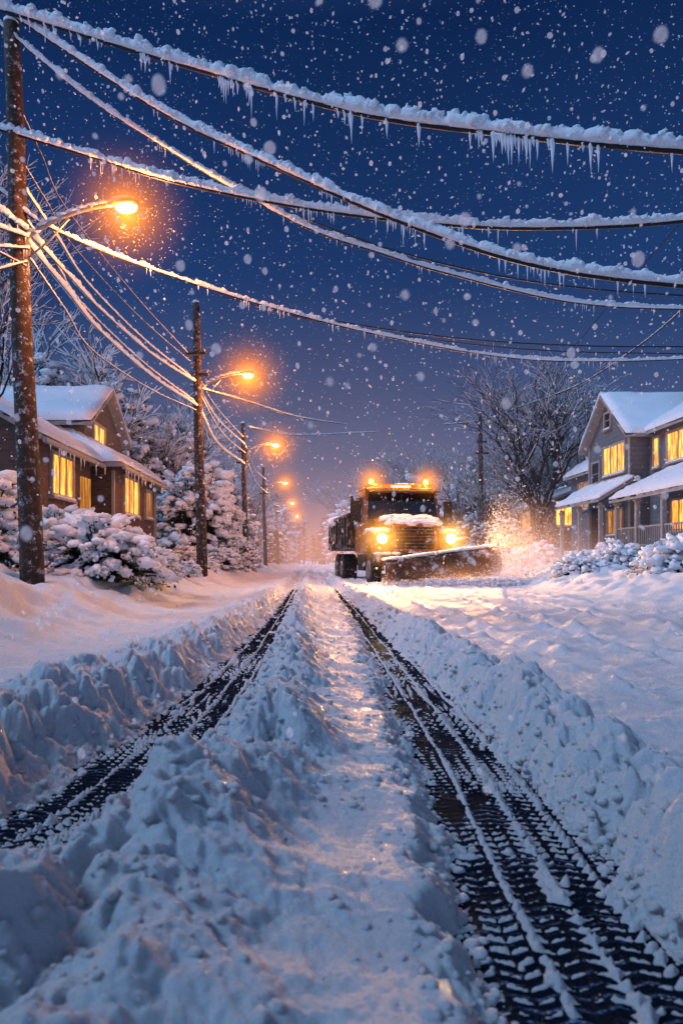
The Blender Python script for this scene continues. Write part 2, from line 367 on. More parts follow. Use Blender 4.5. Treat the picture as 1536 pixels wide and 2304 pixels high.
def lampinfo(e,x,y,z,P):
    l=bpy.data.lights.new('lamp_light','POINT'); l.energy=P; l.color=(1,.42,.13); l.shadow_soft_size=.12
    o=bpy.data.objects.new('lamp_light',l); link(o); o.location=(x,y,z-.16); lampheads.append((x,y,z))
lampinfo(L0,-2.24,8.27,5.06,420)
for (x,y),z,P in zip(POLES[1:],(5.35,5.55,5.6,5.7,5.8),(640,560,360,300,0)):
    n=dup(L0,(x+.02,y,z),0,(1,1,1.15)); 
    if P: lampinfo(n,x+1.28,y,z+.34,P)
    else: lampheads.append((x+1.28,y,z+.34))
# ------------------------------------------------------------ self-lit volumes standing in for lamp glow and lit haze
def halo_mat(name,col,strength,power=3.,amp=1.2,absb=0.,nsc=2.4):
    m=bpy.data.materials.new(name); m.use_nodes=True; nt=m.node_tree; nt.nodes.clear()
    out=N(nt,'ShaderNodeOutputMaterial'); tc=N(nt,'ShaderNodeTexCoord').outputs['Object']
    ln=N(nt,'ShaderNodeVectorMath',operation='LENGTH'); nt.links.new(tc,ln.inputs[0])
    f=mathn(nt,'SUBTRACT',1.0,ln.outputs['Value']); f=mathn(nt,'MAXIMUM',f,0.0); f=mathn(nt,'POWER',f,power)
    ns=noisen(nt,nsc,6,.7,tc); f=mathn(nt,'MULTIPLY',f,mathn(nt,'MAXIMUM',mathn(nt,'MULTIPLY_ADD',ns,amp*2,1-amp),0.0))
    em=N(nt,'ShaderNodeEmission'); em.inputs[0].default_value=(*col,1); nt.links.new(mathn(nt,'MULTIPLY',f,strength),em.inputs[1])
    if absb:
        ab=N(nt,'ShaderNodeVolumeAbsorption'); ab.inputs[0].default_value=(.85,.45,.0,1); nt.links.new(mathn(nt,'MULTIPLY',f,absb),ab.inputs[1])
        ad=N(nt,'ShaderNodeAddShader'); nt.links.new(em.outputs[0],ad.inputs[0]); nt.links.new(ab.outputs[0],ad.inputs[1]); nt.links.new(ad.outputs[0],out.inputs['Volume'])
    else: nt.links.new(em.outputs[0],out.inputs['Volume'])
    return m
def halo(loc,R_,col,st,power=3.,scale=(1,1,1),lab='soft orange self-lit glow volume added around a lamp',amp=.6,absb=0.,nsc=2.4):  # emissive ball paints the lit haze; nothing here scatters lamp light
    mb=MB(); v,f=ICO[2]; mb.add([p*1.05 for p in v],f); o=mb.obj('emissive_haze',[halo_mat('emissive_haze_glow',col,st,power,amp,absb,nsc)],None,True)
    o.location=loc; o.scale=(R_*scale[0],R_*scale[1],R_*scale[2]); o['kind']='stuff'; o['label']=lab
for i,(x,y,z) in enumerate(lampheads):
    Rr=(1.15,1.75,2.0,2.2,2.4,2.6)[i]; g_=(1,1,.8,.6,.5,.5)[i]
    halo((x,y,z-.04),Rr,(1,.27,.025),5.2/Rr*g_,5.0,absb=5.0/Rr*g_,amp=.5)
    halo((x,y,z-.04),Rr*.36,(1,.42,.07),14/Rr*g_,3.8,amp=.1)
# ------------------------------------------------------------ wires
def crom(P,step=.035):
    P=[P[0]*2-P[1]]+P+[P[-1]*2-P[-2]]; out=[]
    for i in range(1,len(P)-2):
        a,b,c,dd=P[i-1:i+3]; n=max(2,int((c-b).length/step))
        for k in range(n):
            t=k/n; out.append(.5*((2*b)+(c-a)*t+(2*a-5*b+4*c-dd)*t*t+(3*b-a-3*c+dd)*t**3))
    out.append(P[-2]); return out
icm=[]
for k in range(4):
    mb=MB(); n=7; mb.tube([(.0,0,0.03),(0,0,-.10),(U(-.01,.01),U(-.01,.01),-.35),(U(-.02,.02),0,-.62),(U(-.03,.03),0,-1)],[.16,.11,.075,.04,.007],n)
    o=mb.obj('icicle',[M_ice],None,True); icm.append(o.data); bpy.data.objects.remove(o)
def wire(pts,rw,rs,ice=0,label='snow-covered overhead cable with icicles across the street',icerange=(0,1),icelen=.16,step=.03):
    P=[S(*p) for p in pts]; C=crom(P,step); k=len(C)
    e=thing('overhead_cable',label,'cable',group='overhead cables')
    mb=MB(); mb.tube(C,rw,6); mb.obj('wire',[M_cable],e,True)
    if rs>0:
        off=U(0,50); SP=[];SR=[]; acc=0
        for i,p in enumerate(C):
            if i: acc+=(p-C[i-1]).length
            f_=.07/max(.02,rs)
            n1=mn.noise(Vector((acc*3*f_,off,0))); n2=mn.noise(Vector((acc*9*f_,off,5))); n3=mn.noise(Vector((acc*1.1,off,9)));n4=mn.noise(Vector((acc*24*f_,off,5)))
            r=rs*max(.15,(1+.42*n1+.38*n2+.32*n3+.3*n4)); SP.append(p+Vector((0,0,rw*.45+r*.72))); SR.append(r)
        mb=MB(); mb.tube(SP,SR,9,squash=.85)
        for i in range(0,k,max(1,int(rs*.42/step))):
            a=U(-.7,1.0); s=SR[i]*U(.22,.62)
            mb.lump(SP[i]+Vector((U(-.3,.3)*rs,-SR[i]*.78*math.cos(a*1.5),SR[i]*.7*a)),s,s*.9,s*.85,2 if rs>.03 else 1,.7,1.9)
        mb.obj('snow_cover',[M_snow2],e,True,fixn=False)
    cl=0
    for j in range(ice):
        t=U(*icerange) if R()<.34 or cl==0 else min(.995,max(0,cl+U(-.014,.014)))
        cl=t; p=C[min(k-1,int(t*(k-1)))]
        o=bpy.data.objects.new('icicle',random.choice(icm)); link(o); o.parent=e; o.location=p-Vector((0,0,rw*.3))
        L=icelen*(.25+.8*R()**1.5)*(1.4 if R()<.12 else 1); w=icelen*U(.4,.75); o.scale=(w,w,L); o.rotation_euler=(0,0,U(0,6))
    return e
random.seed(21)
wire([(-260,-50,9.0),(0,22,8.4),(400,144,7.4),(800,254,6.5),(1150,304,5.8),(1536,341,5.2),(1900,353,4.8)],.024,.066,100,'thick snow-laden overhead cable fringed with icicles',(.16,.93),.26)
wire([(-120,-60,8.8),(30,35,8.4),(350,244,7.6),(600,367,7.0),(900,499,6.4),(1200,597,5.9),(1536,644,5.5),(1850,659,5.2)],.021,.050,80,'snow-laden overhead cable sagging above the street',(.3,.93),.15)
wire([(-150,-70,8.7),(0,55,8.4),(200,220,8.2),(400,350,8),(550,438,7.8),(700,517,7.7),(850,568,7.7),(1000,614,8),(1280,680,8.6),(1536,696,9.2),(1800,690,10)],.012,.036,50,'thin cable with clumped snow hanging over the street',(.2,.9),.11)
wire([(-200,240,8.9),(0,292,8.4),(200,352,8.1),(400,412,7.7),(700,471,7.2),(1000,506,6.7),(1250,514,6.4),(1536,498,6.2),(1850,450,6)],.018,.050,64,'snow-capped overhead cable with short icicles',(.25,.9),.165)
wire([(-150,330,8.5),(0,428,8.4),(100,506,8.4),(300,592,8.9),(600,690,9.6),(900,764,10.4),(1200,810,11.2),(1536,808,12),(1900,780,13)],.012,.032,80,'slender snow-dusted cable spanning the street',(.15,.9),.13)
thin='thin dark overhead cable against the dusk sky'
wire([(560,440,10),(640,474,10),(900,568,10),(1200,634,10),(1536,665,10),(1900,670,10)],.012,0,label=thin)
wire([(500,660,14),(720,716,14),(1000,758,14),(1250,776,14),(1536,780,14),(1900,770,14)],.014,0,label=thin)
wire([(500,668,15),(720,724,15),(1000,768,15),(1250,790,15),(1536,796,15)],.012,0,label=thin)
wire([(1265,812,26),(1400,650,20),(1540,490,15),(1700,290,11)],.014,0,label=thin,step=.2)
wire([(1000,955,40),(1085,945,38),(1180,912,34),(1300,866,30),(1420,790,26),(1536,695,22),(1750,480,18)],.025,.022,label='sagging cable running from the far pole over the houses',step=.1)
wire([(845,972,60),(670,979,45),(560,962,30)],.03,.05,label='distant snow-covered cable over the street',step=.15)
wire([(430,868,18),(560,905,21),(678,940,26),(780,955,40)],.02,.03,label='cable with snow crossing from pole to pole',step=.08)
run='snow-covered cable strung between wooden poles'
for (a,b_,mid,rs,y0) in [((20,190),(428,800),(150,470),.012,8.4),((45,410),(432,850),(200,640),.028,8.4),((60,520),(440,860),(230,700),.042,8.4),((60,545),(445,915),(225,745),.048,8.4),
     ((50,480),(440,905),(190,690),.024,8.4),((70,585),(445,925),(210,790),.016,8.4),((30,330),(430,815),(170,560),.010,8.4)]:
    Ym=11.5
    wire([(a[0],a[1],y0),((a[0]*.45+mid[0]*.55),(a[1]*.45+mid[1]*.55),9.7),(mid[0],mid[1]+0,Ym),((mid[0]*.45+b_[0]*.55),(mid[1]*.45+b_[1]*.55)+12,14.2),(b_[0],b_[1],18)],.01,rs*.9,label=run,step=.04)
for a,b_,mid,rs in [((440,860),(550,1000),(490,945),.04),((445,915),(550,1045),(490,1000),.055),((432,820),(548,985),(485,915),.025),((445,880),(552,1020),(500,975),.025)]:
    wire([(a[0],a[1],18),(mid[0],mid[1],22.5),(b_[0],b_[1],30)],.014,rs,label=run,step=.06)
for a,b_ in [((550,1000),(598,1080)),((552,1030),(600,1110)),((598,1090),(626,1140)),((600,1110),(628,1152))]:
    y=(30,45) if a[0]<590 else (45,62)
    wire([(*a,y[0]),((a[0]+b_[0])/2-2,(a[1]+b_[1])/2+14,(y[0]+y[1])/2-2),(*b_,y[1])],.02,.04,label=run,step=.15)
for a,b_,rr in [((-220,270),(62,520),.045),((-200,400),(64,535),.034),((-200,500),(66,560),.022),((-180,610),(60,590),.018),((-200,420),(60,600),.012)]:
    wire([(*a,7.4),((a[0]+b_[0])/2,(a[1]+b_[1])/2+18,7.9),(*b_,8.35)],.012,rr,10,label='snow-covered service cable tied to the near pole',icelen=.1)
# ------------------------------------------------------------ houses
def snow_slab(mb,a,b,c,d,th,n=22,m_=14,mi=0,seed=0):
    a,b,c,d=map(Vector,(a,b,c,d)); base=len(mb.v)
    for j in range(m_+1):
        for i in range(n+1):
            u=i/n; v=j/m_; p=(a*(1-u)+b*u)*(1-v)+(d*(1-u)+c*u)*v
            e=min(u,1-u,v,1-v); k=min(1,e*6)**.5
            z=th*(.45+.55*k)+.28*th*mn.noise(Vector((p.x*1.1,p.y*1.1,p.z+seed)))+.07*mn.noise(Vector((p.x*3.4,p.y*3.4,seed)))
            mb.v.append((p.x,p.y,p.z+max(.03,z)))
    def ix(i,j): return base+j*(n+1)+i
    for j in range(m_):
        for i in range(n): mb.f.append([ix(i,j),ix(i+1,j),ix(i+1,j+1),ix(i,j+1)]); mb.m.append(mi)
    loop=[(i,0) for i in range(n)]+[(n,j) for j in range(m_)]+[(i,m_) for i in range(n,0,-1)]+[(0,j) for j in range(m_,0,-1)]
    b2=len(mb.v)
    for (i,j) in loop:
        u=i/n; v=j/m_; p=(a*(1-u)+b*u)*(1-v)+(d*(1-u)+c*u)*v
        mb.v.append((p.x,p.y,p.z-.01-.12*abs(mn.noise(Vector((p.x*2,p.y*2,1))))))
    k=len(loop)
    for q_ in range(k):
        i,j=loop[q_]; i2,j2=loop[(q_+1)%k]; mb.f.append([ix(i,j),b2+q_,b2+(q_+1)%k,ix(i2,j2)]); mb.m.append(mi)
def roof(e,quads,th=.24,trim=True,name='roof'):
    mb=MB()
    for q in quads:
        v=[Vector(p) for p in q]; mb.hexa([p-Vector((0,0,.14)) for p in v]+v)
    r=mb.obj(name,[M_trim],e)
    mb=MB()
    for k,q in enumerate(quads): snow_slab(mb,*q,th,seed=k*7)
    s=mb.obj('snow_cover',[M_snow2],r,True); return r
def window(e,plane,c,a0,a1,z0,z1,mat,nsgn,cols=2,rows=1,name='window'):
    mb=MB(); t=.07; f=.085
    def bx(m_,A,B,zA,zB,d0,d1,m=0):
        lo,hi=sorted((c+nsgn*d0,c+nsgn*d1))
        if plane=='x': m_.box((lo,A,zA),(hi,B,zB),m)
        else: m_.box((A,lo,zA),(B,hi,zB),m)
    bx(mb,a0-.03,a1+.03,z0-.03,z1+.03,-.02,.02); pane=mb.obj(name,[mat],e)
    m_=MB(); 
    bx(m_,a0-f,a0,z0-f,z1+f,-.02,t); bx(m_,a1,a1+f,z0-f,z1+f,-.02,t); bx(m_,a0,a1,z1,z1+f,-.02,t-.003); bx(m_,a0,a1,z0-f,z0,-.02,t-.003)
    for i in range(1,cols): x=a0+(a1-a0)*i/cols; bx(m_,x-.025,x+.025,z0,z1,-.01,.05)
    for i in range(1,rows): z=z0+(z1-z0)*i/rows; bx(m_,a0,a1,z-.015,z+.015,-.01,.045)
    m_.obj('frame',[M_trim],pane)
    m_=MB(); bx(m_,a0-f-.03,a1+f+.03,z0-f-.05,z0-f-.004,-.02,.12)
    m_.obj('sill',[M_trim],pane)
    ms=MB()
    for i in range(6):
        aa=a0+(a1-a0)*(i+.5)/6; cc=c+nsgn*.09
        ms.lump((cc,aa,z0-f+.02) if plane=='x' else (aa,cc,z0-f+.02),.05 if plane=='x' else (a1-a0)/8,(a1-a0)/8 if plane=='x' else .05,.04,2,.2)
    ms.obj('snow_cover',[M_snow2],pane,True)
    return pane
def gable_x(e,x0,x1,ya,yb,zb,ze,zr,mat,over=.3,name='wall',yr=None):
    ym=(ya+yb)/2 if yr is None else yr
    mb=MB(); mb.prism([(ya,zb),(yb,zb),(yb,ze),(ym,zr),(ya,ze)],'x',x0,x1); mb.obj(name,[mat],e)
    sl=(zr-ze)/(ym-ya); o=over
    xa,xb=min(x0,x1)-o,max(x0,x1)+o
    roof(e,[[(xa,ya-o,ze-o*sl+.06),(xb,ya-o,ze-o*sl+.06),(xb,ym,zr+.06),(xa,ym,zr+.06)],
            [(xa,ym,zr+.06),(xb,ym,zr+.06),(xb,yb+o,ze-o*sl+.06),(xa,yb+o,ze-o*sl+.06)]])
def gable_y(e,x0,x1,ya,yb,zb,ze,zr,mat,over=.35,name='wall'):
    xm=(x0+x1)/2
    mb=MB(); mb.prism([(x0,zb),(x1,zb),(x1,ze),(xm,zr),(x0,ze)],'y',ya,yb); mb.obj(name,[mat],e)
    sl=(zr-ze)/(xm-x0); o=over
    roof(e,[[(x0-o,ya-o,ze-o*sl+.06),(xm,ya-o,zr+.06),(xm,yb+o,zr+.06),(x0-o,yb+o,ze-o*sl+.06)],
            [(xm,ya-o,zr+.06),(x1+o,ya-o,ze-o*sl+.06),(x1+o,yb+o,ze-o*sl+.06),(xm,yb+o,zr+.06)]])
h1=thing('house','brown brick house with lit yellow windows and snow-covered roofs','house')
gable_y(h1,-12,-6,14.6,18.6,.4,3.62,5.3,M_brick)
gable_x(h1,-12,-6.6,19.9,23.7,.4,4.98,6.2,M_sidb)
mb=MB(); mb.box((-9.5,18.9,.4),(-5.5,24.0,3.55)); mb.obj('wall',[M_brick],h1)
roof(h1,[[(-5.15,18.5,3.5),(-5.15,24.4,3.5),(-7.6,22.8,4.75),(-7.6,20.1,4.75)],
         [(-10,18.5,3.5),(-5.15,18.5,3.5),(-7.6,20.1,4.75),(-9.2,20.1,4.75)],
         [(-5.15,24.4,3.5),(-10,24.4,3.5),(-9.2,22.8,4.75),(-7.6,22.8,4.75)]])
window(h1,'x',-6,15.75,17.1,2.38,3.28,M_win,1,3,1)
window(h1,'x',-5.5,20.0,21.6,2.25,3.25,M_win,1,3,1)
window(h1,'x',-6.6,20.65,21.7,4.25,4.95,M_win,1,2,1)
window(h1,'x',-5.5,22.6,23.3,2.3,3.1,M_wind,1,1,1)
window(h1,'y',14.6,-8.3,-7.3,2.4,3.2,M_wind,-1,2,1)
mb=MB(); mb.box((-6.02,17.75,1.1),(-5.95,18.45,3.0)); dr_=mb.obj('door',[M_wind],h1)
mb=MB(); mb.tube([(-5.9,17.85,2.0),(-5.9,17.85,2.15)],.02,6); mb.obj('handle',[M_chrome],dr_)
for y0,y1,x in ((14.3,18.4,-5.62),(18.5,24.4,-5.12)): mb=MB(); mb.box((x,y0,3.30),(x+.09,y1,3.40)); mb.obj('gutter',[M_trim],h1)
for y in (14.62,18.88,23.95):
    x=-5.97 if y<18 else -5.47
    mb=MB(); mb.box((x-.03,y-.05,.5),(x+.04,y+.05,3.3)); mb.obj('downpipe',[M_trim],h1)
for j in range(26):
    y=U(14.4,24.2); x=-5.57 if y<18.6 else -5.07
    o=bpy.data.objects.new('icicle',random.choice(icm)); link(o); o.parent=h1; o.location=(x,y,3.31); o.scale=(.16,.16,U(.1,.35))
h2=thing('house','two-storey grey sided house with gable, porch and lit windows','house')
gable_x(h2,12.0,18,25.7,29.5,.8,5.8,7.45,M_sidg,.35)
gable_y(h2,12.7,18.5,19.6,25.66,.8,5.75,7.6,M_sidg,.3)
gable_y(h2,12.4,17,29.54,32.6,.8,4.9,6.4,M_sidg,.3)
window(h2,'x',12.0,26.1,27.95,4.3,5.35,M_win,-1,3,1)
window(h2,'x',12.0,27.35,27.85,6.2,6.75,M_glass,-1,1,2)
window(h2,'x',12.7,22.9,24.3,4.35,5.3,M_win,-1,2,1)
window(h2,'x',12.7,24.9,25.25,4.3,5.3,M_win,-1,1,1)
window(h2,'x',12.0,28.4,29.1,4.0,4.9,M_glass,-1,1,2)
window(h2,'x',12.7,23.1,24.0,1.9,2.9,M_win,-1,2,1)
window(h2,'x',12.7,20.6,22.0,1.9,2.9,M_win,-1,2,1)
window(h2,'x',12.0,26.3,27.6,1.9,2.8,M_wind,-1,3,1)
window(h2,'x',12.4,30.5,31.6,3.2,4.3,M_wind,-1,2,1)
roof(h2,[[(10.7,25.5,3.15),(10.7,30.0,3.15),(12.05,30.0,3.95),(12.05,25.5,3.95)]],.2,name='porch_roof')
roof(h2,[[(10.7,19.2,3.0),(10.7,24.6,3.0),(12.75,24.6,4.0),(12.75,19.2,4.0)]],.24,name='porch_roof')
for y in (25.75,29.45): mb=MB(); mb.box((11.955,y-.06,.9),(11.995,y+.06,5.7)); mb.obj('corner_board',[M_trim],h2)
mb=MB(); mb.box((11.95,25.84,3.98),(11.992,29.36,4.10)); mb.obj('belt_board',[M_trim],h2)
for y in (19.5,21.2,22.9,24.4,25.8,27.8,29.8):
    mb=MB(); mb.box((10.85,y-.07,.6),(10.99,y+.07,3.0)); mb.box((10.81,y-.11,2.8),(11.03,y+.11,2.9)); mb.obj('porch_column',[M_trim],h2,bevel=.01)
mb=MB(); mb.box((10.9,19.5,1.9),(10.96,24.4,1.96)); mb.box((10.9,19.5,1.3),(10.96,24.4,1.35))
for i in range(34): y=19.6+i*.143; mb.box((10.915,y,1.35),(10.945,y+.03,1.9))
mb.obj('railing',[M_trim],h2)
mb=MB(); mb.box((14.6,26.3,6.6),(15.1,26.8,8.0)); mb.box((14.55,26.25,8.0),(15.15,26.85,8.08)); ch=mb.obj('chimney',[M_brick],h2)
mb=MB(); mb.lump((14.85,26.55,8.12),.3,.3,.12,2,.15); mb.obj('snow_cover',[M_snow2],ch,True)
mb=MB(); mb.box((11.97,28.5,1.2),(11.99,29.2,3.0)); mb.obj('door',[M_roofd],h2)
h3=thing('house','small house glowing from one bright window behind the snowy trees','house')
gable_y(h3,12.4,19,37,43,.8,3.9,5.2,M_sidb); window(h3,'y',37,13.25,14.15,2.75,4.0,M_winb,-1,2,1); window(h3,'x',12.4,38.5,40,2.6,3.6,M_wind,-1,2,1)
h4=thing('house','distant snow-roofed house with a dim lit window','house')
gable_y(h4,-12,-6.2,33,40,.8,3.4,5.2,M_sidb); window(h4,'x',-6.2,34.5,36,2.1,3.0,M_wind,1,2,1)
h6=thing('house','distant low house near the end of the street','house')
gable_x(h6,-12,-6.5,50,57,.8,3.4,5.3,M_sidg); window(h6,'x',-6.5,52.5,54,2.1,3.0,M_win,1,2,1)
# ------------------------------------------------------------ vegetation
def bare_tree(seed,h=9,name='bare_tree',depth=6,snow=.6,label='bare winter tree with snow on its branches',sr=1.,nb0=5,rf=.018,lf=.25,up=0.,spd=.75):
    random.seed(seed); e=thing(name,label,'tree',group='bare winter trees')
    tr=MB(); crn=MB(); sn=MB()
    def grow(p,dr,L,r,lv):
        q=p+dr*L; mbx=tr if lv==0 else crn
        mbx.tube([p,(p+q)/2+Vector((U(-1,1),U(-1,1),U(-1,1)))*L*.09,q],[r,r*.84,r*.68],8 if lv<2 else (5 if lv<4 else 3),cap=False)
        if lv>0 and abs(dr.z)<.93 and R()<snow+.2 :
            rr=max(r*.6,.014+.004*(6-lv))*sr; o=Vector((0,0,r*.55+rr*.3)); sn.tube([p+o,(p+q)/2+o*1.15,q+o],[rr*.6,rr,rr*.5],4 if lv>3 else 5,cap=False)
        if lv>=depth: return
        nb=3
        if lv==0: nb=nb0
        for k in range(nb):
            ax=Vector((U(-1,1),U(-1,1),U(-.4,.5))).normalized(); sp=spd if lv>0 else .7
            nd=(dr+ax*U(.45,1.0)*sp).normalized(); nd.z+=.08*(1 if lv<3 else -.6)+up; nd.normalize()
            st=q if k==0 else p+dr*L*U(.4,1)
            grow(st,nd,L*U(.60,.86),r*U(.5,.66),lv+1)
    grow(Vector((0,0,-.3)),Vector((U(-.05,.05),0,1)).normalized(),h*lf,h*rf,0)
    tr.obj('trunk',[M_bark],e,True,fixn=False); crn.obj('crown',[M_bark],e,True,fixn=False); sn.obj('snow_cover',[M_snow2],e,True,fixn=False)
    return e
def bush(seed,w,d_,h,clumps,label,name='snowy_bush',size=.17,leaves=12,sub=1,sat=2):
    random.seed(seed); e=thing(name,label,'bush',group='snow-covered bushes')
    fo=MB(); sn=MB(); br=MB()
    for i in range(clumps):
        th=U(0,2*math.pi); ph=math.acos(U(-.05,1)); rr=U(.5,1.08)**.6
        dr=Vector((math.sin(ph)*math.cos(th),math.sin(ph)*math.sin(th),math.cos(ph)))
        lob=1+.30*mn.noise(dr*1.9+Vector((seed,0,0)))
        c=Vector((dr.x*w*rr,dr.y*d_*rr,.1*h+dr.z*h*.85*rr))*lob
        s=size*U(.45,1.35)
        tilt=Vector((dr.x+U(-.3,.3),dr.y+U(-.3,.3),-.25+.4*dr.z)).normalized(); rot=tilt.to_track_quat('X','Z').to_matrix()
        sn.lump(c+Vector((0,0,s*.25)),s*U(.8,1.3),s*U(.5,.85),s*U(.36,.6),2,.6,1.9,rot)
        for k in range(sat):
            sn.lump(c+rot@Vector((s*U(-.6,1.4),s*U(-.9,.9),-s*U(-.3,.3))),s*U(.25,.5),s*U(.2,.4),s*U(.16,.30),sub,.6,2,rot)
        br.tube([Vector((0,0,-.1)),c*.5+Vector((0,0,.1)),c],[.03,.018,.008],4,cap=False)
        for k in range(leaves):
            p=c+Vector((U(-1,1)*s*1.35,U(-1,1)*s*1.35,-s*U(.0,1.2))); a=Vector((U(-1,1),U(-1,1),U(-1,.2))).normalized(); b_=a.cross(Vector((U(-1,1),U(-1,1),1))).normalized(); L=s*U(.3,.6)
            fo.add([p,p+a*L*.5+b_*L*.25,p+a*L,p+a*L*.5-b_*L*.25],[(0,1,2,3)])
    br.obj('branches',[M_bark],e,True,fixn=False); fo.obj('foliage',[M_leaf],e,fixn=False); sn.obj('snow_cover',[M_snow2],e,True,fixn=False)
    return e
T1=bare_tree(47,12.6,snow=.25,sr=.5,depth=7,rf=.011,lf=.19,nb0=6,up=.10,spd=.95,label='tall dark bare tree with wide irregular crown beside the grey house'); T1.location=(11.7,35,.9); T1.scale=(1.55,1.55,1.42)
T2=bare_tree(8,11.5,snow=.8,sr=1.2); T2.location=(-9.0,31,.9)
T3=bare_tree(15,10.5,depth=6,snow=.8,sr=1.5,label='bare tree heavy with snow'); T3.location=(-12.5,28,1)
T5=bare_tree(31,8,depth=6,snow=.2,sr=.8,rf=.013,up=.06,label='small dark bare tree in a front yard'); T5.location=(9.2,41,.8)
k=0
for (x,y,s) in [(-6.6,31,.8),(-11,36,1.2),(-5.4,40,.75),(-15.5,33,1.35),(-6.5,50,.9),(-8,66,1.1),(-5.5,75,.9),(-12,48,1.2),(-17,44,1.2),(-4.9,58,.7),(-4.6,88,.8),(-13.5,32,1.35),(-7.4,36,1.1),(-9.8,30,1.15),(-8.0,42,1.1)]:
    random.seed(100+k); dup((T2,T3)[k%2],(x,y,.7),U(0,6.2),s,'bare winter tree with snow on its branches'); k+=1
for (x,y,s) in [(7.4,50,1.1),(14.5,46,1.2),(8.2,60,1.4),(18,50,1.2),(11,66,1.6),(6.5,76,1.5),(10.6,45,1.0),(16,60,1.4),(23,44,1.3),(11.8,54,1.4),(13,39,1.0),(8.4,55,1.3),(9.8,72,1.5),(4.9,92,1.6),(12.5,50,1.2),(13.6,42,1.1),(6.6,66,1.4),(9.4,49,1.2),(-5.4,70,1.3),(-5.2,55,1.0),(10.2,39,.9),(11.0,42,1.1),(15.5,38,1.1)]:
    random.seed(100+k); dup((T5,T1,T5)[k%3],(x,y,.7),U(0,6.2),s,'dark bare winter tree in a snowy yard'); k+=1
T4=bare_tree(23,8.6,depth=7,snow=.3,sr=.35,rf=.007,label='fine snow-laden branches of a slim tree behind the near pole'); T4.location=(-6.1,12.0,.9); T4.scale=(1,1,1.3)
B1=bush(1,.95,.8,1.05,270,'rounded evergreen bush loaded with thick snow beside the pole',size=.135); B1.location=(-3.25,10.6,.45)
B2=bush(2,.8,.8,1.5,240,'tall evergreen shrub loaded with snow by the brick house',size=.14); B2.location=(-5.0,10.2,.7)
B3=bush(3,1.9,1.6,3.8,620,'large snow-buried evergreen tree beyond the brick house',name='snowy_evergreen',size=.23,leaves=18); B3.location=(-4.6,26.5,.7)
B4=bush(4,1.0,.8,.80,260,'rounded snow-covered shrub in front of the porch',size=.14,leaves=8); B4.location=(7.6,13.8,.38)
B5=bush(6,2.2,1.8,5.5,420,'dark evergreen tree dusted with snow at the yard edge',name='dark_evergreen',size=.26,leaves=60,sat=0); B5.location=(8.6,47,.5)
B6=bush(9,2.4,2.2,8.0,900,'tall dense tree with a full snow-laden crown behind the brick house',name='snow_laden_tree',size=.27,leaves=44,sat=1); B6.location=(-8.6,29,.8)
k=0
for (b0,x,y,z,s) in [(B1,-4.3,11.8,.7,.95),(B1,-2.9,12.6,.45,.55),(B4,6.9,17.5,.35,.7),(B4,8.3,18.4,.55,.75),(B4,8.8,14.6,.42,.9),(B4,9.5,17.2,.7,.75),(B1,-3.2,24.5,.5,.7),(B1,-3.9,21,.6,.6),
                     (B1,-3.3,28.5,.5,.8),(B3,-4.6,33,.6,.7),(B3,-4.4,40,.6,.6),(B4,7.2,24,.4,.9),(B4,8.6,26,.6,1.0),(B3,-4.6,52,.5,.6),(B4,9.8,22,.7,.85),(B4,10.3,19.6,.8,.7),
                     (B1,-5.2,14,.85,.9),(B1,-4.8,17.5,.8,.8),(B1,-2.75,15.4,.45,.32),(B1,-3.1,33,.45,.8),(B5,-4.2,64,.5,.8),(B5,-4.6,80,.5,.9),(B1,-3.1,20.5,.5,.4),(B3,-5.4,30,.6,1.0)]:
    random.seed(300+k); dup(b0,(x,y,z),U(0,6.2),s,'snow-covered evergreen shrub in a front yard'); k+=1
for (x,y,s) in [(-12.2,29.5,1.1),(-15.8,32,1.15),(-6.6,34,.85),(-10.6,27.2,.9),(-18.5,30,1.2)]:
    random.seed(400+k); dup(B6,(x,y,.6),U(0,6.2),s,'tall tree with a full snow-laden crown behind the houses'); k+=1
for (x,y,s) in [(9.6,40,.6),(11.2,43,.85),(7.2,58,1.2),(13.8,52,1.2),(5.8,70,1.3),(10.5,62,1.5),(4.6,86,1.5),(-5.2,47,.9),(-4.9,70,1.2),(-7.5,60,1.4),(16.5,44,1.2),(8.6,34,.42),(10.4,36,.5),(-14,40,1.4),(-10,70,1.6),(-4.6,104,1.4),(8.4,50,1.0),(9.8,54,1.2),(-5.0,86,1.4),(12,48,1.1),(4.8,104,1.5)]:
    random.seed(500+k); dup(B5,(x,y,.4),U(0,6.2),s); k+=1
random.seed(5); mb=MB()
for i in range(420):
    y=U(115,170); x=U(-70,70)
    hh=U(5,11); mb.tube([(x,y,0),(x+U(-.3,.3),y,hh*.5),(x+U(-.5,.5),y,hh)],[.2,.13,.03],4)
    for k in range(26):
        z=hh*U(.1,.95); a=U(0,6.28); L=hh*U(.12,.28)*(1.2-z/hh); mb.tube([(x,y,z),(x+math.cos(a)*L,y+math.sin(a)*L,z+L*U(-.2,.8))],[.25,.03],3,cap=False)
w=mb.obj('distant_wood',[M_bark],fixn=False); w['kind']='stuff'; w['label']='dark wood at the far end of the street'
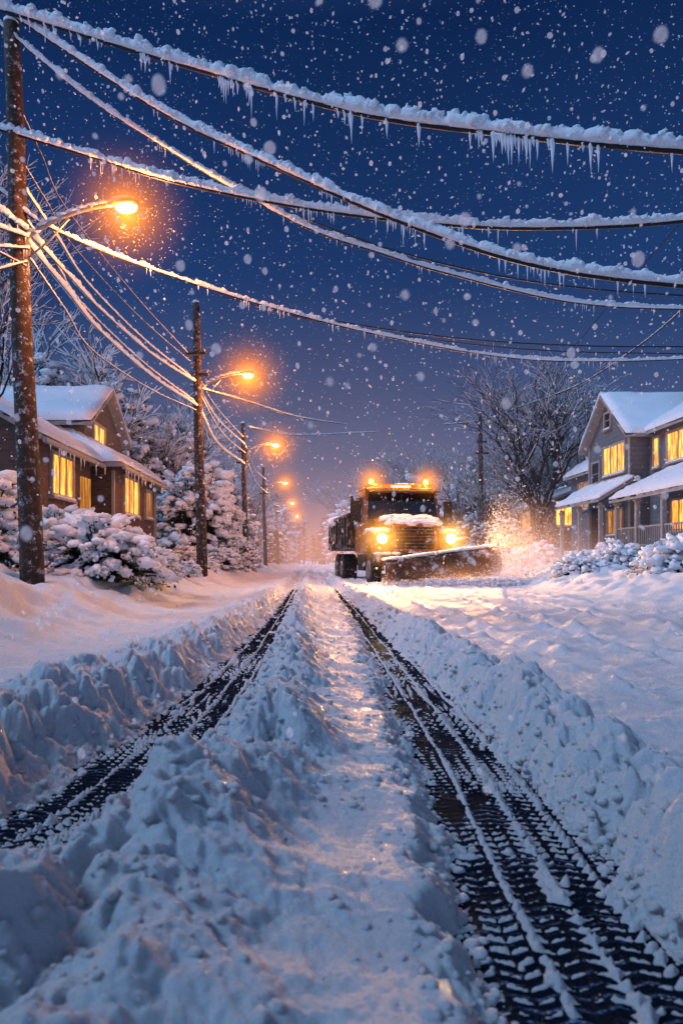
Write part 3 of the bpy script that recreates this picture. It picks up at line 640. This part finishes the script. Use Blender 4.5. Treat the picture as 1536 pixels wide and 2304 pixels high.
# ------------------------------------------------------------ plow truck
random.seed(55)
T=thing('snow_plow_truck','snow-dusted orange plow truck with amber beacons and snow-heaped blade','truck',(3.32,21.2,-.03))
T.rotation_euler=(0,0,math.radians(6.5)); T.scale=(1.1,1.1,1.09)
mb=MB()
mb.hexa([(-1.22,1.75,1.0),(1.22,1.75,1.0),(1.22,3.3,1.0),(-1.22,3.3,1.0),(-1.22,1.75,2.0),(1.22,1.75,2.0),(1.22,3.3,2.0),(-1.22,3.3,2.0)])
mb.hexa([(-1.22,1.75,2.002),(1.22,1.75,2.002),(1.22,3.3,2.002),(-1.22,3.3,2.002),(-1.12,2.05,3.02),(1.12,2.05,3.02),(1.12,3.25,3.02),(-1.12,3.25,3.02)])
mb.hexa([(-1.16,1.95,3.022),(1.16,1.95,3.022),(1.16,3.3,3.022),(-1.16,3.3,3.022),(-1.0,2.15,3.20),(1.0,2.15,3.20),(1.0,3.2,3.20),(-1.0,3.2,3.20)])
mb.obj('cab',[M_paint],T,bevel=.05)
mb=MB(); mb.hexa([(-.72,.42,1.0),(.72,.42,1.0),(1.0,1.74,1.0),(-1.0,1.74,1.0),(-.64,.50,1.84),(.64,.50,1.84),(.94,1.74,2.12),(-.94,1.74,2.12)]); mb.obj('hood',[M_paint],T,bevel=.10)
for s in (-1,1):
    mb=MB(); P=[(.25,.95),(.3,1.35),(.55,1.6),(1.2,1.68),(1.74,1.55),(1.74,1.05),(1.62,1.05),(1.5,1.25),(1.1,1.35),(.7,1.22),(.52,.95)]
    mb.prism(P,'x',.74*s,1.24*s); mb.obj('fender',[M_paint],T,bevel=.05)
mb=MB(); mb.hexa([(-1.1,1.745,2.06),(1.1,1.745,2.06),(1.1,1.8,2.06),(-1.1,1.8,2.06),(-1.03,1.99,2.88),(1.03,1.99,2.88),(1.03,2.05,2.88),(-1.03,2.05,2.88)])
ws=mb.obj('windshield',[M_glass],T)
mb=MB(); mb.hexa([(-.02,1.735,2.08),(.02,1.735,2.08),(.02,1.76,2.08),(-.02,1.76,2.08),(-.02,1.98,2.86),(.02,1.98,2.86),(.02,2.0,2.86),(-.02,2.0,2.86)]); mb.obj('windshield_post',[M_dark],T)
for x in (-.6,.3): mb=MB(); mb.tube([(x,1.73,2.07),(x+.45,1.83,2.5)],.014,5); mb.obj('wiper',[M_dark],T)
mb=MB(); mb.hexa([(-1.12,1.6,2.88),(1.12,1.6,2.88),(1.12,2.0,2.97),(-1.12,2.0,2.97),(-1.12,1.62,2.93),(1.12,1.62,2.93),(1.12,2.0,3.03),(-1.12,2.0,3.03)]); mb.obj('sun_visor',[M_dark],T,bevel=.01)
for s in (-1,1):
    mb=MB(); mb.hexa([(s*1.215,2.0,2.08),(s*1.225,2.0,2.08),(s*1.225,2.95,2.08),(s*1.215,2.95,2.08),(s*1.13,2.2,2.8),(s*1.145,2.2,2.8),(s*1.145,2.95,2.8),(s*1.13,2.95,2.8)]); mb.obj('side_window',[M_glass],T)
    mb=MB(); mb.box((s*1.44-.13,1.78,1.95),(s*1.44+.13,1.84,2.62)); mb.tube([(s*1.2,1.9,2.7),(s*1.44,1.82,2.68),(s*1.44,1.82,2.6)],.015,6); mb.tube([(s*1.2,1.9,1.9),(s*1.44,1.82,1.92),(s*1.44,1.82,2.0)],.015,6); mb.obj('mirror',[M_dark],T,bevel=.015)
mb=MB(); mb.box((-.62,.40,1.08),(.62,.46,1.78)); gr=mb.obj('grille',[M_dark],T)
mb=MB()
for i in range(6): z=1.16+i*.1; mb.box((-.56,.38,z),(.56,.398,z+.018))
mb.box((-.66,.35,1.04),(-.57,.398,1.82)); mb.box((.57,.35,1.04),(.66,.398,1.82)); mb.box((-.569,.35,1.75),(.569,.398,1.82)); mb.box((-.569,.35,1.04),(.569,.398,1.10)); mb.obj('grille_bars',[M_paint],gr,bevel=.006)
mb=MB(); mb.box((-1.24,.1,.62),(1.24,.28,.95)); mb.obj('bumper',[M_paintd],T,bevel=.04)
for s in (-1,1):
    mb=MB(); mb.tube([(s*1.0,.28,1.40),(s*1.0,.17,1.40)],[.15,.16],16); hd=mb.obj('headlight',[M_chrome],T,True)
    mb=MB(); mb.lump((s*1.0,.165,1.40),.14,.05,.14,3,0); mb.obj('headlight_bulb',[M_head],hd,True)
    mb=MB(); mb.tube([(s*.88,2.3,3.19),(s*.88,2.3,3.22),(s*.88,2.3,3.23),(s*.88,2.3,3.31),(s*.88,2.3,3.36)],[.07,.07,.075,.07,.03],12); mb.obj('beacon',[M_amber],T,True)
    mb=MB(); mb.box((s*1.12-.05,.22,1.62),(s*1.12+.05,.3,1.68)); mb.obj('turn_signal',[M_marker],T,bevel=.01)
    mb=MB(); mb.tube([(s*1.18,.35,1.6),(s*1.2,.33,1.95)],.010,5); mb.obj('plow_guide_rod',[M_dark],T)
mb=MB(); mb.box((-.36,1.98,3.03),(.36,2.12,3.06)); lb=mb.obj('light_bar',[M_dark],T)
for i in range(5):
    mb=MB(); x=-.24+i*.12; mb.box((x-.045,1.97,3.065),(x+.045,2.05,3.125)); mb.obj('roof_marker_light',[M_amber],lb,bevel=.01)
mb=MB()
for i in range(54):
    y=U(.45,1.7); mb.lump((U(-.68,.68),y,1.83+(y-.5)*.23+U(0,.06)),.24,.2,.09,2,.35)
for i in range(12): mb.lump((U(-.9,.9),U(2.3,3.1),3.2),.3,.25,.04,2,.2)
for i in range(30): s=random.choice((-1,1)); mb.lump((s*U(.8,1.15),U(.4,1.6),1.66+U(-.05,.03)),.15,.14,.07,2,.3)
for i in range(26): mb.lump((U(-1.2,1.2),.12+U(-.03,.1),.97),.12,.08,.05,2,.3)
mb.obj('snow_cover',[M_snow2],T,True)
mb=MB(); mb.box((-1.32,3.5,1.15),(1.32,8.2,1.3)); 
for s in (-1,1):
    mb.box((s*1.34-.04,3.5,1.3),(s*1.34+.04,8.2,2.25))
    for i in range(8): y=3.55+i*.63; mb.box((s*1.40-.03,y,1.2),(s*1.40+.03,y+.1,2.3))
    mb.box((s*1.36-.09,3.45,2.25),(s*1.36+.09,8.25,2.35))
mb.box((-1.3,3.5,1.3),(1.3,3.6,2.55)); mb.box((-1.3,8.1,1.3),(1.3,8.2,2.3)); mb.obj('dump_body',[M_paintd],T,bevel=.015)
mb=MB(); mb.box((-.45,.5,.6),(-.3,8.2,.9)); mb.box((.3,.5,.6),(.45,8.2,.9)); mb.box((-1.15,2.1,.45),(-.5,3.2,.98)); mb.box((.5,2.1,.45),(1.15,3.2,.98)); mb.obj('chassis',[M_dark],T,bevel=.02)
mb=MB()
for i in range(30): mb.lump((U(-1.2,1.2),U(3.8,8),2.25),.5,.5,.25,2,.3)
mb.obj('salt_load',[M_snow2],T,True)
mb=MB(); mb.tube([(-1.3,3.4,1.2),(-1.3,3.4,2.8),(-1.3,3.48,2.9)],.06,10); mb.obj('exhaust_stack',[M_paintd],T,True)
def wheel(x,y,r=.5,w=.3):
    mb=MB(); mb.tube([(x-w/2,y,r),(x-w/2+.03,y,r),(x+w/2-.03,y,r),(x+w/2,y,r)],[r*.9,r,r,r*.9],26)
    for i in range(30):
        a=i/30*2*math.pi; c=Vector((x,y+math.cos(a)*r,r+math.sin(a)*r)); rot=Matrix.Rotation(a,3,'X'); q_=[rot@Vector(p) for p in [(-w*.45,-.02,-.025),(w*.45,-.02,-.025),(w*.45,.025,-.025),(-w*.45,.025,-.025),(-w*.45,-.02,.025),(w*.45,-.02,.025),(w*.45,.025,.025),(-w*.45,.025,.025)]]
        mb.hexa([c+p for p in q_])
    t=mb.obj('wheel',[M_dark],T)
    mb=MB(); s=1 if x>0 else -1; mb.tube([(x+s*w*.35,y,r),(x+s*(w*.5+.012),y,r),(x+s*(w*.5+.02),y,r),(x+s*(w*.5+.06),y,r)],[r*.55,r*.55,r*.3,r*.18],16); mb.obj('rim',[M_steel],t,True)
for s in (-1,1):
    wheel(s*1.05,1.12)
    for y in (5.9,7.1): wheel(s*1.0,y,.5,.5)
W=1.62; OX=.34; prof=[]
for i in range(11):
    t=i/10; a=math.radians(-50+115*t); prof.append((.42-.62*math.cos(a)*1.0,.62+.66*math.sin(a)))
n=17; vs=[];fs=[]
def bz(z,u): return .20+.06*u+z*(.64+.12*u)
for k in range(n):
    u=-1+2*k/(n-1)
    for (y,z) in prof: vs.append((u*W+OX,y-1.3+.28*u,bz(z,u)))
m1=len(prof)
for k in range(n-1):
    for i in range(m1-1): fs.append((k*m1+i,(k+1)*m1+i,(k+1)*m1+i+1,k*m1+i+1))
mb=MB(); mb.add(vs,fs); bl=mb.obj('plow_blade',[M_blade],T,True); md=bl.modifiers.new('s','SOLIDIFY'); md.thickness=.05
mb=MB()
for k in range(7):
    u=-1+2*(k+.5)/7; mb.box((u*W+OX-.03,-1.0+.28*u,.15),(u*W+OX+.03,-.75+.28*u,.85))
mb.box((-W+.4,-.74,.3),(W+.2,-.64,.42)); mb.box((-.35,-.64,.45),(-.2,.15,.6)); mb.box((.2,-.64,.45),(.35,.15,.6)); mb.tube([(0,-.7,.4),(0,.1,.95)],.06,8); mb.box((-.5,.0,.5),(.5,.1,1.0)); mb.obj('plow_frame',[M_dark],T)
mb=MB()
for k in range(150):
    u=U(-1,1); top=bz(prof[-1][1],u)
    mb.lump((u*W+OX,prof[-1][0]-1.33+.28*u+U(-.04,.12),top+.02),U(.08,.16),U(.06,.12),U(.025,.05),2,.25)
mb.obj('snow_cover',[M_snow2],T,True)
random.seed(77); mb=MB()
for i in range(2600):
    u=R()**.6; x=1.7+4.7*u+U(-.3,.3); y=19.2+U(-.6,.5); z=.04+abs(random.gauss(0,.07+.28*u**2)); s=U(.010,.045)*(1.2 if z<.3 else .5)
    mb.lump((x,y,z),s*1.3,s,s*.8,1 if s<.03 else 2,.5,2)
for i in range(200):
    x=U(4.8,7.6); s=U(.05,.15); mb.lump((x,U(19.2,23),.10+.15*R()),s*1.4,s*1.3,s*.8,2,.5,2)
o=mb.obj('churned_snow',[M_snow2],None,True,fixn=False); o['kind']='stuff'; o['label']='churned chunks of snow rolling off the plow blade'
TM=Matrix.Translation(T.location)@Matrix.Rotation(math.radians(6.5),4,'Z')@Matrix.Diagonal((1.1,1.1,1.09,1))
for s in (-1,1):
    l=bpy.data.lights.new('headlight_beam','SPOT'); l.energy=2100; l.color=(1,.47,.14); l.spot_size=math.radians(120); l.spot_blend=.8; l.shadow_soft_size=.12
    o=bpy.data.objects.new('headlight_beam',l); link(o); o.location=TM@Vector((s*1.0,.0,1.42)); o.rotation_euler=(math.radians(82),0,math.radians(180+6.5))
    l=bpy.data.lights.new('beacon_light','POINT'); l.energy=240; l.color=(1,.36,.06); l.shadow_soft_size=.1
    o=bpy.data.objects.new('beacon_light',l); link(o); o.location=TM@Vector((s*.88,1.6,3.55))
    halo(TM@Vector((s*1.0,.1,1.40)),1.5,(1,.40,.06),6.5,5.5,lab='orange self-lit glow volume added around the truck lights',amp=.2)  # painted glow balls around headlights and beacons
    halo(TM@Vector((s*.88,2.2,3.28)),1.3,(1,.30,.03),6.0,6,lab='orange self-lit glow volume added around the truck lights',absb=3,amp=.3)
cloud='cloud of powder snow beside the plow with its lit glow built in'  # emission stands in for truck light caught by the spray
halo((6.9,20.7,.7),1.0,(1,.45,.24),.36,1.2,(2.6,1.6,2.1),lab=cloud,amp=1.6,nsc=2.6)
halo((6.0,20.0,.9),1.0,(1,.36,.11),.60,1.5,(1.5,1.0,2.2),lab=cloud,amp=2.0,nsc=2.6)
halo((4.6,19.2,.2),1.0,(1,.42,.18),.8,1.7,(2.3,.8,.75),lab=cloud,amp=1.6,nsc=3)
halo((.8,58,1.5),1.0,(1,.34,.09),.022,1.5,(13,32,7),lab='warm self-lit haze volume down the street')  # distance haze painted by large emissive ellipsoids
halo((1,62,2),1.0,(.32,.32,.52),.0075,.8,(60,42,18),lab='cold self-lit haze volume down the street')
# ------------------------------------------------------------ falling snow
random.seed(9); octv=[Vector(p) for p in ((1,0,0),(-1,0,0),(0,1,0),(0,-1,0),(0,0,1),(0,0,-1))]; octf=[(0,2,4),(2,1,4),(1,3,4),(3,0,4),(2,0,5),(1,2,5),(3,1,5),(0,3,5)]
def flake(mb,c,s):
    a=Matrix.Rotation(U(0,6),3,Vector((R(),R(),R()+.01)).normalized()); q_=Vector((U(.6,1),U(.6,1),U(.8,1.7)))*s
    mb.add([(a@Vector((v.x*q_.x,v.y*q_.y,v.z*q_.z)))+c for v in octv],octf)
mb=MB()
for i in range(18500):
    y=3+29*R()**1.1; x=U(-.72,.85)*y; z=H+U(-.12,1.05)*y
    if z<.2: continue
    flake(mb,Vector((x,y,z)),(.0026+.0150*R()**3.4)*(y/6)**.75+.0008)
for i in range(1300):
    y=U(2.4,6); c=Vector((U(-.65,.75)*y,y,H+U(-.12,1.0)*y)); r_=(.003+.013*R()**2.5)*(y/3.5)**.7; mb.lump(c,r_*U(.6,1),r_,r_*U(.8,1.3),1,.2)
for lx,ly,lz in lampheads[:3]:
    for i in range(800):
        rr=abs(random.gauss(0,.6))+.28; dd=Vector((random.gauss(0,1),random.gauss(0,1),random.gauss(0,1))).normalized(); flake(mb,Vector((lx,ly,lz))+dd*rr*(1 if ly<10 else 1.5),U(.003,.0065)*(ly/8.4)**.7)
o=mb.obj('falling_snow',[M_flake],None,True,fixn=False); o['kind']='stuff'; o['label']='falling snowflakes drifting through the dusk air'
mb=MB()
for i in range(17000):
    ln_=abs(random.gauss(0,1)); flake(mb,Vector((5.2+ln_*1.15,19.9+random.gauss(0,.7),.15+abs(random.gauss(0,1.1))*(1.15-.25*min(3,ln_)) )),U(.005,.016))
for i in range(2500): flake(mb,Vector((U(2.0,6.2),19.1+random.gauss(0,.3),abs(random.gauss(0,.35)))),U(.005,.014))
for i in range(800):
    flake(mb,Vector((U(.6,6.4),U(16.5,21),U(.2,3.9))),U(.005,.012))
o=mb.obj('powder_snow',[M_powder],None,True,fixn=False); o['kind']='stuff'; o['label']='powder snow grains thrown up around the plow'
mb=MB()
for i in range(190):
    y=.8+2.2*R()**1.2; c=Vector((U(-.46,.56)*y,y,H+U(-.35,.85)*y)); r_=.0035+.0085*R()**1.6; mb.lump(c,r_*U(.75,1),r_*U(.75,1),r_*U(.8,1.2),2,.12)
o=mb.obj('large_snowflakes',[M_soft],None,True,fixn=False); o['kind']='stuff'; o['label']='large soft snowflakes falling close by'
# ------------------------------------------------------------ world
w=bpy.data.worlds.new('World'); sc.world=w; w.use_nodes=True; nt=w.node_tree; bg=nt.nodes['Background']
tc=N(nt,'ShaderNodeTexCoord').outputs['Generated']
sp=N(nt,'ShaderNodeSeparateXYZ'); nt.links.new(tc,sp.inputs[0])
col=ramp(nt,sp.outputs[2],[(0,(.070,.055,.095)),(.09,(.054,.059,.125)),(.2,(.030,.060,.160)),(.38,(.012,.042,.15)),(.62,(.004,.019,.082)),(1,(.07,.13,.28))])
dt=N(nt,'ShaderNodeVectorMath',operation='DOT_PRODUCT'); nt.links.new(tc,dt.inputs[0]); dt.inputs[1].default_value=Vector((0,1,.0)).normalized()
gl=mathn(nt,'POWER',mathn(nt,'MAXIMUM',dt.outputs['Value'],0),45)
gc=N(nt,'ShaderNodeMix',data_type='RGBA',blend_type='ADD'); nt.links.new(gl,gc.inputs[0]); nt.links.new(col,gc.inputs[6]); gc.inputs[7].default_value=(.10,.042,.003,1)
bk=mathn(nt,'POWER',mathn(nt,'MAXIMUM',mathn(nt,'MULTIPLY',dt.outputs['Value'],-1),0),1.2)  # rear sky, like the zenith stop, brightened as added unseen fill
g2=N(nt,'ShaderNodeMix',data_type='RGBA',blend_type='ADD'); nt.links.new(bk,g2.inputs[0]); nt.links.new(gc.outputs[2],g2.inputs[6]); g2.inputs[7].default_value=(.17,.28,.52,1)
cn=noisen(nt,2.2,3,.5,tc); mv=N(nt,'ShaderNodeMix',data_type='RGBA',blend_type='MULTIPLY'); mv.inputs[0].default_value=1; nt.links.new(g2.outputs[2],mv.inputs[6]); nt.links.new(ramp(nt,cn,[(.3,(.86,.86,.86)),(.7,(1.12,1.12,1.12))]),mv.inputs[7])
nt.links.new(mv.outputs[2],bg.inputs[0]); bg.inputs[1].default_value=1.0
l=bpy.data.lights.new('twilight','SUN'); l.energy=2.25; l.color=(.38,.64,1); l.angle=math.radians(20); o=bpy.data.objects.new('twilight',l); link(o)
dirv=Vector((.95,.05,-1)).normalized(); o.rotation_euler=dirv.to_track_quat('-Z','Y').to_euler()
# ------------------------------------------------------------ camera
cam=bpy.data.cameras.new('camera'); co_=bpy.data.objects.new('camera',cam); link(co_); co_.location=(0,0,H); co_.rotation_euler=(math.radians(90),0,0)
cam.lens=24; cam.sensor_width=36; cam.shift_x=68/2304; cam.shift_y=110/2304; cam.clip_start=.05; cam.clip_end=2000
cam.dof.use_dof=True; cam.dof.focus_distance=6; cam.dof.aperture_fstop=4.0
sc.camera=co_
sc.view_settings.view_transform='Standard'; sc.view_settings.look='None'; sc.view_settings.exposure=0
print('objs',len(bpy.data.objects))
